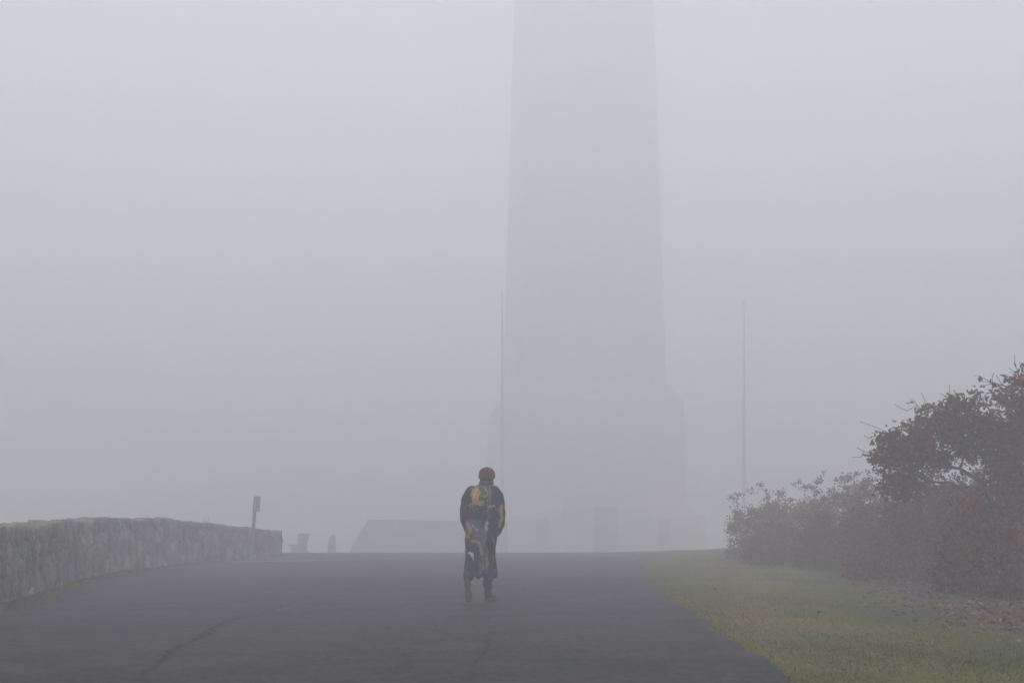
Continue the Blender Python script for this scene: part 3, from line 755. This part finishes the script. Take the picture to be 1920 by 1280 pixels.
SH = [(1428, 30.7, 62, 930, "reddish fine-leaved shrub at the left end of the thicket nearest the tower"),
      (1500, 32.3, 60, 925, "pale misty shrub behind the left end of the thicket"),
      (1568, 29.7, 62, 908, "grey brown shrub with twiggy top midway along the thicket's skyline"),
      (1632, 27.7, 60, 897, "tall brown shrub on the skyline just left of the scrub oak"),
      (1462, 27.2, 70, 978, "low dense russet shrub on the lawn's edge in front of the thicket's left end"),
      (1560, 24.9, 68, 955, "rounded russet shrub on the lawn edge in the middle of the thicket"),
      (1650, 22.4, 66, 935, "dark brown shrub below the left tip of the oak crown"),
      (1722, 20.0, 68, 903, "dark brown shrub on the lawn edge below the oak's low limbs"),
      (1800, 18.3, 64, 908, "dark brown shrub directly left of the oak's trunk"),
      (1838, 15.6, 60, 948, "dark shrub directly in front of the oak's crooked trunk"),
      (1905, 19.0, 66, 935, "brown shrub behind the oak's trunk at the right edge"),
      (1745, 24.4, 84, 882, "hazy shrub seen through the gap under the oak's limbs"),
      (1875, 23.6, 85, 870, "tall shadowy shrub behind the oak at far right"),
      (1640, 20.5, 52, 1040, "low tangle of brown twigs at the foot of the thicket by the grass"),
      (1880, 15.0, 55, 1035, "small shrub with a few pale yellow leaves at the lower right edge")]
for i, (px, d, hw, top, lab) in enumerate(SH):
    low = top > 1000
    near = d < 21
    shrub(px, d, hw, top, lab, 30 + i, cols=(REDB if px < 1640 else BROWN), nt=(80 if low else 220), per=(26 if low else 44), size=(.062 if not near else .064), arch=(14 if not low else 6), depth=.95 if not low else .5)
# young stems standing above the left end
def bare_twigs(name, px, d, py0, n, h, label, cat, seed, spread=.5, parentgroup=None):
    rg = np.random.RandomState(seed); x = (px - 960) * d / F; z0 = float(G(x, d)); parts = []
    for k in range(n):
        x0 = rg.uniform(-spread, spread) * .4; x1 = x0 + rg.uniform(-spread, spread); hh = h * rg.uniform(.7, 1)
        q = [(x0 + (x1 - x0) * s ** 1.6, rg.uniform(-.02, .02), hh * s) for s in np.linspace(0, 1, 7)]
        parts.append(tube(q, list(np.linspace(.007, .003, 7)), 4))
        for j in range(3):
            s = rg.uniform(.5, .95); b = (x0 + (x1 - x0) * s ** 1.6, 0, hh * s); parts.append(tube([b, (b[0] + rg.uniform(-.1, .1), 0, b[2] + .1)], [.003, .002], 3))
    v, f = join(*parts); o = mesh_obj(name, v, f, BARK); o.location = (x, d, z0); tag(o, label, cat); return o
bare_twigs("dead_weed", 384, 33.5, 0, 4, 1.62, "thin dry weed stalks standing up behind the stone wall", "weed", 3, .12)

# ------------------------------------------------------------------ fallen leaves and grass blades
rg = np.random.RandomState(77)
N_ = 42000
x = rg.uniform(3.0, 10.5, N_); y = 6.8 + 24 * rg.rand(N_)
pr = np.clip(smooth(-1.0, .9, x - SHRUB_EDGE(y)), 0, 1) ** 1.6 * (.3 + .9 * fbm(x * 1.3, y * .8, 3)) * 1.3 + .004
k = rg.rand(N_) < pr; x, y = x[k], y[k]
pts = np.stack([x, y, G(x, y) + .012 + .02 * rg.rand(len(x))], -1)
def ground_leaves(pts, rg):
    n = len(pts); a = rg.uniform(0, 6.28, n); d = np.stack([np.cos(a), np.sin(a), rg.normal(size=n) * .35], -1); d /= np.linalg.norm(d, axis=1)[:, None]
    up = np.stack([rg.normal(size=n) * .35, rg.normal(size=n) * .35, np.ones(n)], -1); s = np.cross(d, up); s /= np.linalg.norm(s, axis=1)[:, None]; w = np.cross(s, d)
    L = .075 * rg.uniform(.5, 1.25, n); sh = np.array(OAK_SHAPE); V = np.empty((n, len(sh), 3)); cu = rg.uniform(-.2, .7, n)
    for k, (p, q) in enumerate(sh): V[:, k] = pts + s * (p * L)[:, None] + d * (q * L)[:, None] + w * ((abs(p) * cu + (q - .5) ** 2 * cu) * L)[:, None]
    cols = np.array([(.12, .07, .045), (.16, .10, .07), (.09, .055, .04), (.22, .17, .13), (.24, .20, .155), (.14, .07, .04)])
    c = cols[rg.choice(6, n, p=[.26, .22, .22, .14, .06, .10])] * rg.uniform(.75, 1.25, (n, 1))
    return quads_obj("leaf_litter", V.reshape(-1, 3), len(sh), LEAF, None, c)
tag(ground_leaves(pts, rg), kind="stuff", label="fallen brown and tan oak leaves scattered on the grass by the shrubs", cat="fallen leaves")
N_ = 300000
y = 6.6 + 34 * rg.rand(N_) ** 1.6; x = XR(y) - .02 + 7.5 * rg.rand(N_)
dl = smooth(.6, -.8, x - SHRUB_EDGE(y)); k = rg.rand(N_) < (.12 + .88 * dl) * (.35 + .65 * smooth(.3, .6, fbm(x * 1.1, y * .7, 9))); x, y = x[k], y[k]
yl = rg.uniform(8, 37, 16000); xl = XW(yl) + .04 + .36 * np.abs(rg.normal(size=16000)) * .7
x = np.concatenate([x, xl]); y = np.concatenate([y, yl]); n = len(x)
hgt = rg.uniform(.010, .03, n); hgt[-16000:] *= 1.6; wd = rg.uniform(.002, .0042, n)
a = rg.uniform(0, 6.28, n); bx, by = np.cos(a) * wd, np.sin(a) * wd; z = G(x, y) - .002
V = np.empty((n, 3, 3)); V[:, 0] = np.stack([x - bx, y - by, z], -1); V[:, 1] = np.stack([x + bx, y + by, z], -1)
V[:, 2] = np.stack([x + rg.normal(size=n) * .014, y + rg.normal(size=n) * .014, z + hgt], -1)
gc = np.array([(.105, .105, .030), (.130, .116, .038), (.160, .132, .050), (.088, .096, .028), (.19, .155, .072)])
pick = np.clip((fbm(x * .9, y * .55, 31) * 5.5 - .9 + rg.normal(size=n) * .9), 0, 4).astype(int)
order = np.array([3, 0, 1, 2, 4])
tag(quads_obj("grass", V.reshape(-1, 3), 3, mat("grass_blade", None, None, 3, .8, 0, vcol=True, spec=.15), None, gc[order[pick]] * rg.uniform(.8, 1.2, (n, 1))), kind="stuff", label="short damp olive and straw coloured grass beside the road", cat="grass")

# ------------------------------------------------------------------ the walker
def person():
    D = 14.68; x0 = (904.4 - 960) * D / F; z0 = RZ(x0, D)
    t = empty("person", (x0, D, z0), "hunched person in a red beanie and long paint-streaked dark coat walking away up the road", "person")
    def X(zx): return (zx - 360) / 620
    def Z(zy): return (1187 - zy) / 620
    skin = mat("skin", (.30, .19, .145), (.36, .23, .18), 12, .6)
    # ---- body, one continuous surface
    hc = Vector((X(393), .205, 1.615))
    B = [ball(hc, (.078, .098, .118), 24, 18), ball(hc + Vector((0, .035, -.055)), (.058, .07, .07), 20, 14),
         ball(hc + Vector((0, .103, -.02)), (.014, .022, .024)), limb([hc + Vector((0, .095, .02)), hc + Vector((0, .118, -.03))], [.009, .012], 10, 4),
         limb([hc + Vector((-.04, .078, .012)), hc + Vector((0, .09, .014)), hc + Vector((.04, .078, .012))], [.008, .009, .008], 8, 4),
         limb([hc + Vector((-.02, .095, -.062)), hc + Vector((0, .103, -.06)), hc + Vector((.02, .095, -.062))], [.006, .009, .006], 8, 4),
         ball(hc + Vector((-.08, .005, -.01)), (.01, .02, .033)), ball(hc + Vector((.08, .005, -.01)), (.01, .02, .033)),
         limb([(X(385), .10, 1.44), hc + Vector((0, -.01, -.06))], [.062, .055]),
         loft([(0, .02, .86, .12, .085), (0, .01, .95, .15, .10), (0, .01, 1.08, .13, .09), (0, .03, 1.22, .15, .10), (.01, .06, 1.36, .165, .10), (.02, .08, 1.43, .14, .08), (.03, .095, 1.47, .07, .06)], 28)]
    hip = {-1: (-.085, 0, .86), 1: (.08, .01, .86)}
    B.append(limb([hip[1], (.075, .04, .49), (.069, -.005, .12)], [.085, .052, .034]))
    B.append(limb([(.069, -.005, .09), (.122, .11, .048)], [.03, .024]))
    B.append(limb([hip[-1], (-.15, .04, .50), (-.186, -.118, .25)], [.085, .052, .033]))
    B.append(limb([(-.186, -.125, .235), (-.172, -.132, .10)], [.028, .022]))
    for s, sh, el, wr in ((-1, (-.145, .06, 1.385), (-.225, 0, 1.13), (-.13, .025, .88)), (1, (.16, .06, 1.385), (.228, 0, 1.13), (.135, .025, .87))):
        B.append(limb([sh, el, wr], [.048, .038, .026]))
        w = Vector(wr); fw = (w - Vector(el)).normalized(); pc = w + fw * .045
        B.append(ball(pc, (.022, .04, .045)))
        for k in range(4):
            b = pc + Vector((-s * .006, -.030 + .02 * k, -.035)); ln = (.06, .07, .074, .066)[k]
            B.append(limb([b, b + Vector((-s * .01, .008, -ln * .5)), b + Vector((-s * .03, .014, -ln * .9))], [.0088, .0082, .007], 8, 3))
        b = pc + Vector((-s * .008, .035, .01)); B.append(limb([b, b + Vector((-s * .02, .03, -.025)), b + Vector((-s * .026, .035, -.05))], [.011, .01, .008], 8, 3))
    body = fuse("body", B, .0065, skin, t, 3)
    for s in (-1, 1):
        v, f = ball(hc + Vector((s * .03, .088, -.002)), (.011, .009, .008), 12, 8); mesh_obj("eye", v, f, mat("eye", (.05, .04, .035), (.08, .06, .05), 5, .3), t, smooth_sh=True)
    # ---- hair, showing under the cap
    hair = mat("hair", (.025, .018, .015), (.05, .035, .03), 40, .8, .6, 120)
    fuse("hair", [ball(hc + Vector((0, -.022, -.03)), (.093, .092, .10), 24, 16), ball(hc + Vector((-.005, -.045, -.085)), (.072, .058, .05), 20, 12)], .007, hair, t, 3,
         fn=lambda c, n: c + n * (.006 * (vnoise(c[:, 0] * 90, c[:, 2] * 30, 4) - .5))[:, None])
    # ---- beanie
    def beanie_fn(c, n):
        d = c - np.array(hc); a = np.arctan2(d[:, 0], -d[:, 1])
        return c + n * (.0022 * np.sin(a * 38) + .004 * (vnoise(a * 3, c[:, 2] * 20, 8) - .5))[:, None]
    cap_m = mat("knit_cap", (.075, .033, .034), (.12, .055, .055), 22, .95, .6, 160)
    top = [(hc.x, hc.y - .012, hc.z + dz, r, r * 1.12) for dz, r in ((-.012, .100), (.0, .1045), (.03, .106), (.06, .1005), (.085, .087), (.105, .065), (.118, .038), (.1235, .012))]
    bn = fuse("beanie", [loft(top, 40, 2)], .0045, cap_m, t, 3, fn=beanie_fn)
    bn.data.transform(Matrix.Translation(hc) @ Matrix.Rotation(math.radians(11), 4, 'X') @ Matrix.Translation(-hc))
    rim = [(hc.x, hc.y - .016, hc.z + dz, r, r * 1.12) for dz, r in ((-.018, .101), (-.014, .106), (.002, .109), (.018, .108), (.023, .103))]
    cf = fuse("cuff", [loft(rim, 40, 2)], .0045, cap_m, bn, 2, fn=beanie_fn)
    cf.data.transform(Matrix.Translation(hc) @ Matrix.Rotation(math.radians(11), 4, 'X') @ Matrix.Translation(-hc))
    # ---- coat with painted cloth
    rings = [(-.02, .02, Z(985), .205, .165), (-.02, .02, Z(955), .208, .165), (-.026, .02, Z(900), .202, .155), (-.030, .015, Z(830), .190, .145), (-.028, .01, Z(760), .193, .138), (-.022, .005, Z(700), .207, .132),
             (-.012, 0, Z(640), .212, .128), (0, 0, 1.0, .200, .122), (0, .005, 1.1, .185, .118), (0, .01, 1.2, .185, .122), (.002, .03, 1.3, .195, .128), (.004, .05, 1.38, .192, .125), (.010, .07, 1.43, .188, .112),
             (.022, .088, 1.475, .146, .094), (.040, .11, 1.505, .092, .078), (.048, .12, 1.535, .082, .078), (.050, .125, 1.55, .070, .068)]
    parts = [loft(rings, 56, 2.25)]
    parts.append(limb([(-.135, .065, 1.415), (-.195, .035, 1.32), (-.226, 0, 1.16), (-.226, .0, 1.06), (-.205, .035, .97), (-.160, .06, .88), (-.12, .05, .82)], [.078, .075, .067, .064, .058, .052, .04]))
    parts.append(limb([(.15, .065, 1.415), (.205, .035, 1.32), (.229, 0, 1.16), (.231, .0, 1.06), (.217, .03, .97), (.188, .055, .89), (.13, .05, .82)], [.078, .077, .069, .066, .060, .052, .04]))
    # hem pieces: right rear panel turned forward, under-flap of the front panel
    parts.append(loft([(.105, .02, Z(1000), .075, .10), (.110, .02, Z(970), .078, .11), (.105, .02, Z(920), .075, .11)], 24, 2.2))
    parts.append(loft([(-.03, .13, Z(1012), .022, .03), (-.05, .12, Z(985), .055, .05), (-.06, .11, Z(950), .09, .06)], 20, 2.2))
    def coat_fn(c, n):
        x, y, z = c[:, 0], c[:, 1], c[:, 2]
        a = np.arctan2(x + .02, -y)      # 0 at the middle of the back
        low = smooth(.95, .45, z)
        f = .010 * low * np.sin(a * 7 + 1.3 + z * 2) + .007 * low * np.sin(a * 13 + z * 5)
        mid = smooth(.75, .95, z) * (1 - smooth(1.4, 1.5, z))
        f = f + mid * (.0028 * np.sin(z * 42 + np.sin(x * 16) * 2.0 + y * 25) + .009 * (vnoise(x * 14 + 5, z * 11, 3) - .5))
        c = c + n * f[:, None]
        back = (y < .03)
        vent = smooth(.78, .60, z) * back
        xc = .035 + .02 * np.sin(z * 9)
        c[:, 1] += vent * .085 * smooth(xc - .012, xc + .012, x) * smooth(.03, 0, y)
        c[:, 1] += vent * .035 * np.exp(-((x - xc) / .012) ** 2)
        c[:, 1] += .012 * np.exp(-((z - 1.16 - .03 * np.sin(x * 9)) / .02) ** 2) * back * (np.abs(x) < .17)
        c[:, 2] += .11 * np.exp(-((x - .012) / .018) ** 2) * smooth(.5, .36, z) * back
        c[:, 2] += .006 * smooth(.5, .36, z) * np.sin(x * 30 + y * 12)
        return c
    strokes = [  # polyline in enlarged-photo units, width, colour, roughness of edge
        ([(270, 560), (300, 560), (330, 590), (335, 650), (355, 720), (380, 800), (375, 900), (370, 950)], 34, (.085, .09, .115), .5),
        ([(300, 300), (340, 290), (380, 300), (410, 330)], 34, (.075, .08, .10), .6), ([(380, 620), (375, 720), (392, 820), (380, 920)], 22, (.13, .135, .16), .5),
        ([(240, 580), (290, 620), (320, 660)], 30, (.09, .095, .13), .6),
        ([(300, 262), (345, 248), (375, 245)], 11, (.26, .14, .07), .5),
        ([(325, 285), (292, 305), (282, 345), (290, 385), (330, 398), (365, 398)], 14, (.36, .20, .075), .45), ([(318, 300), (300, 330), (300, 360), (318, 372)], 12, (.42, .32, .07), .4),
        ([(330, 310), (325, 350)], 14, (.34, .26, .06), .5), ([(375, 280), (392, 300), (402, 335), (385, 360)], 7, (.38, .27, .06), .5), ([(345, 350), (365, 340), (382, 358)], 8, (.22, .22, .06), .5), ([(340, 330), (352, 318)], 6, (.30, .25, .06), .5),
        ([(255, 420), (290, 412), (330, 414), (370, 420)], 10, (.28, .28, .29), .9), ([(265, 440), (300, 428)], 7, (.22, .22, .24), .9), ([(405, 438), (425, 428), (455, 432), (470, 450)], 6, (.46, .46, .47), .6), ([(405, 442), (435, 446)], 4, (.4, .4, .42), .7),
        ([(418, 278), (418, 300)], 5, (.42, .42, .43), .7), ([(412, 250), (426, 330), (418, 400)], 7, (.16, .165, .19), .8), ([(402, 425), (410, 500), (405, 560), (400, 620)], 9, (.17, .17, .20), .8),
        ([(398, 560), (390, 590), (396, 622)], 12, (.42, .42, .43), .6), ([(360, 492), (395, 494)], 3, (.24, .24, .27), .5), ([(345, 548), (352, 552)], 5, (.3, .22, .1), .5),
        ([(515, 425), (512, 455), (505, 480)], 12, (.34, .20, .07), .5), ([(512, 480), (515, 520), (505, 560), (492, 588)], 13, (.40, .29, .06), .5), ([(500, 440), (495, 470)], 8, (.28, .15, .07), .6),
        ([(245, 572), (262, 600), (262, 640), (248, 668)], 16, (.36, .24, .07), .45), ([(238, 590), (232, 640), (230, 680)], 12, (.28, .15, .09), .5),
        ([(285, 582), (305, 605), (325, 625)], 8, (.38, .38, .40), .6), ([(275, 705), (310, 705), (338, 730), (352, 770), (360, 812)], 12, (.36, .24, .06), .4), ([(285, 712), (320, 722)], 8, (.30, .17, .08), .5),
        ([(262, 806), (282, 812), (284, 830)], 14, (.55, .55, .56), .5), ([(286, 830), (290, 856)], 7, (.45, .45, .46), .6), ([(398, 842), (404, 870), (398, 898)], 10, (.40, .25, .05), .4),
        ([(440, 670), (448, 700), (456, 740)], 6, (.26, .26, .28), .7), ([(372, 900), (365, 950)], 10, (.22, .23, .27), .7), ([(462, 930), (468, 960)], 7, (.2, .2, .22), .7), ([(230, 760), (240, 830)], 5, (.11, .115, .14), .7),
        ([(420, 470), (432, 500), (425, 530)], 7, (.09, .095, .12), .8), ([(290, 455), (300, 480)], 5, (.20, .15, .08), .6), ([(240, 500), (250, 530)], 6, (.10, .105, .13), .7),
        ([(405, 362), (398, 392)], 5, (.36, .25, .07), .6), ([(300, 740), (320, 790), (310, 830)], 6, (.10, .105, .13), .7), ([(245, 870), (262, 910)], 5, (.12, .125, .15), .7), ([(336, 870), (345, 905)], 5, (.30, .20, .06), .6),
        ([(448, 800), (452, 840)], 4, (.28, .2, .07), .6), ([(470, 520), (478, 560)], 5, (.12, .12, .15), .6), ([(300, 660), (330, 672)], 5, (.25, .25, .28), .7), ([(228, 350), (222, 420)], 4, (.10, .105, .13), .8),
        ([(350, 228), (345, 238)], 8, (.40, .41, .42), .5)]
    def coat_col(c):
        zx = c[:, 0] * 620 + 360; zy = 1187 - c[:, 2] * 620; y = c[:, 1]
        zx = zx + (fbm(c[:, 0] * 38, c[:, 2] * 38, 51) - .5) * 16; zy = zy + (fbm(c[:, 0] * 38 + 7, c[:, 2] * 38, 57) - .5) * 16
        base = np.array([.010, .0125, .025]) + (fbm(c[:, 0] * 9, c[:, 2] * 7, 5)[:, None] * np.array([.007, .008, .013]))
        col = base.copy(); bk = (y < np.where(np.abs(c[:, 0]) > .19, .06, .05))
        for pl, w, cc, er in strokes:
            d = np.full(len(c), 1e9)
            for (ax, ay), (bx, by) in zip(pl, pl[1:]):
                ux, uy = bx - ax, by - ay; L2 = ux * ux + uy * uy; tt = np.clip(((zx - ax) * ux + (zy - ay) * uy) / L2, 0, 1)
                d = np.minimum(d, np.hypot(zx - ax - ux * tt, zy - ay - uy * tt))
            nz = fbm(c[:, 0] * 70, c[:, 2] * 60, int(pl[0][0]))
            k = np.clip((w * (1 + er * (nz - .5) * 2.4) - d) / 4.0, 0, 1) * bk
            k = k * np.clip(1.25 - er * 1.3 * vnoise(c[:, 0] * 110, c[:, 2] * 45, 9), 0, 1)
            k = k[:, None]; col = col * (1 - k) + np.array(cc) * (.7 + .6 * nz[:, None]) * k
        sp = (vnoise(c[:, 0] * 75, c[:, 2] * 75, 77) > .955) & bk & (c[:, 2] < 1.45)
        col = np.where(sp[:, None], np.array([.20, .19, .19]), col)
        return col
    cloth = mat("painted_cloth", None, None, 60, .88, .35, 240, vcol=True, vvar=.12)
    coat = fuse("coat", parts, .0068, cloth, t, 4, coat_fn, coat_col)
    def ctransform(zlow): pass
    # pocket openings
    for s in (-1, 1):
        q = [(s * .196 - .01, -.055, .955), (s * .185 - .01, -.083, .90), (s * .176 - .01, -.098, .85)]
        v, f = tube(q, [.006, .007, .006], 6); mesh_obj("pocket_trim", v, f, mat("trim", (.02, .02, .026), (.03, .03, .036), 20, .9), coat, smooth_sh=True)
    # scarf-like collar
    fuse("collar", [loft([(.045, .115, 1.50, .098, .088), (.05, .122, 1.53, .098, .092), (.052, .128, 1.552, .088, .085)], 32, 2.2)], .006, mat("collar_cloth", (.03, .033, .045), (.07, .075, .09), 24, .9, .4, 90), coat, 2,
         fn=lambda c, n: c + n * (.008 * (vnoise(c[:, 0] * 50, c[:, 2] * 60, 2) - .5))[:, None])
    # ---- trousers
    tr = mat("trouser_cloth", (.008, .008, .010), (.015, .015, .018), 30, .9, .3, 160)
    def tf(c, n): return c + n * (.005 * np.sin(c[:, 2] * 60 + c[:, 0] * 25) * smooth(.6, .2, c[:, 2]) + .006 * (vnoise(c[:, 0] * 30, c[:, 2] * 22, 6) - .5))[:, None]
    fuse("trousers", [loft([(-.003, .01, .84, .15, .105), (-.003, .01, 1.0, .155, .108)], 28), limb([(.078, .01, .86), (.076, .045, .50), (.069, -.004, .19)], [.092, .068, .060]),
                      limb([(-.085, 0, .86), (-.152, .045, .52), (-.178, -.092, .318)], [.092, .074, .066])], .0065, tr, t, 3, tf)
    # ---- boots
    upm = mat("boot_leather", (.018, .014, .012), (.032, .026, .021), 18, .6, .3, 90)
    solm = mat("boot_sole", (.085, .068, .038), (.14, .11, .06), 30, .85, .5, 120)
    def boot(M, sh):
        def outline(y): return np.interp(y, [0, .02, .06, .12, .19, .25, .28, .295], [.018, .033, .037, .034, .046, .042, .026, .008])
        R = [(0.004 * math.sin(y * 9), y) for y in np.linspace(0, .295, 24)]
        V, Fc = [], []
        ysn = np.linspace(0, .295, 24)
        for zz, gr in ((0, 1), (.012, 1.04), (.03, 1.03)):
            V += [(-outline(y) * gr, y, zz) for y in ysn] + [(outline(y) * gr, y, zz) for y in ysn[::-1]]
        n = 48
        for i in range(2):
            for k in range(n): Fc.append((i * n + k, i * n + (k + 1) % n, (i + 1) * n + (k + 1) % n, (i + 1) * n + k))
        for lvl, fl in ((0, 1), (2, 0)):
            for k in range(23):
                q = (lvl * n + k, lvl * n + k + 1, lvl * n + 46 - k, lvl * n + 47 - k); Fc.append(q if fl else q[::-1])
        sole = (V, Fc)
        treads = [box(-outline(y) * .92, outline(y) * .92, y, y + .012, -.006, .001) for y in list(np.arange(.015, .085, .022)) + list(np.arange(.13, .275, .02))]
        up = [ball((0, .07, .06), (.036, .065, .045)), ball((0, .17, .052), (.043, .085, .036)), ball((0, .235, .05), (.038, .05, .030)), limb([(0, .065, .06), (0, .062, .09), sh], [.043, .045, .05]), ball((0, .11, .085), (.03, .05, .035))]
        o = fuse("boot", up, .005, upm, t, 3)
        o.data.transform(M)
        lv = []
        for k in range(4):
            lv.append(tube([(-.025, .10 + .018 * k, .105 - .006 * k), (0, .105 + .018 * k, .118 - .008 * k), (.025, .10 + .018 * k, .105 - .006 * k)], [.0028] * 3, 5))
        v, f = join(*lv); mesh_obj("lace", [M @ Vector(q) for q in v], f, tr, o)
        v, f = join(sole, *treads); so = mesh_obj("sole", [M @ Vector(q) for q in v], f, solm, o)
        return o
    boot(Matrix.Translation((.045, -.06, .006)) @ Matrix.Rotation(math.radians(-24), 4, 'Z'), (0, .06, .17))
    Yd = Vector((.10, .30, -.95)).normalized(); Zd = Vector((.0, .95, .30)); Zd = (Zd - Yd * Zd.dot(Yd)).normalized(); Xd = Yd.cross(Zd)
    M = Matrix(((Xd.x, Yd.x, Zd.x, -.192), (Xd.y, Yd.y, Zd.y, -.235), (Xd.z, Yd.z, Zd.z, .272), (0, 0, 0, 1)))
    boot(M, (0, -.015, .145))
person()

# ------------------------------------------------------------------ the fog itself
v, f = box(-320, 320, -320, 320, -16, 84)
fog = bpy.data.materials.new("fog"); fog.use_nodes = True; nt = fog.node_tree; nt.nodes.clear()
o_ = nt.nodes.new("ShaderNodeOutputMaterial"); pv = nt.nodes.new("ShaderNodeVolumePrincipled")
pv.inputs["Color"].default_value = (*FOG_COL, 1); pv.inputs["Density"].default_value = FOG_SIGMA; pv.inputs["Anisotropy"].default_value = 0.0
nt.links.new(pv.outputs[0], o_.inputs["Volume"])
hz = mesh_obj("haze", v, f, fog); tag(hz, kind="stuff", label="even pale grey fog filling the air over the whole scene", cat="fog")
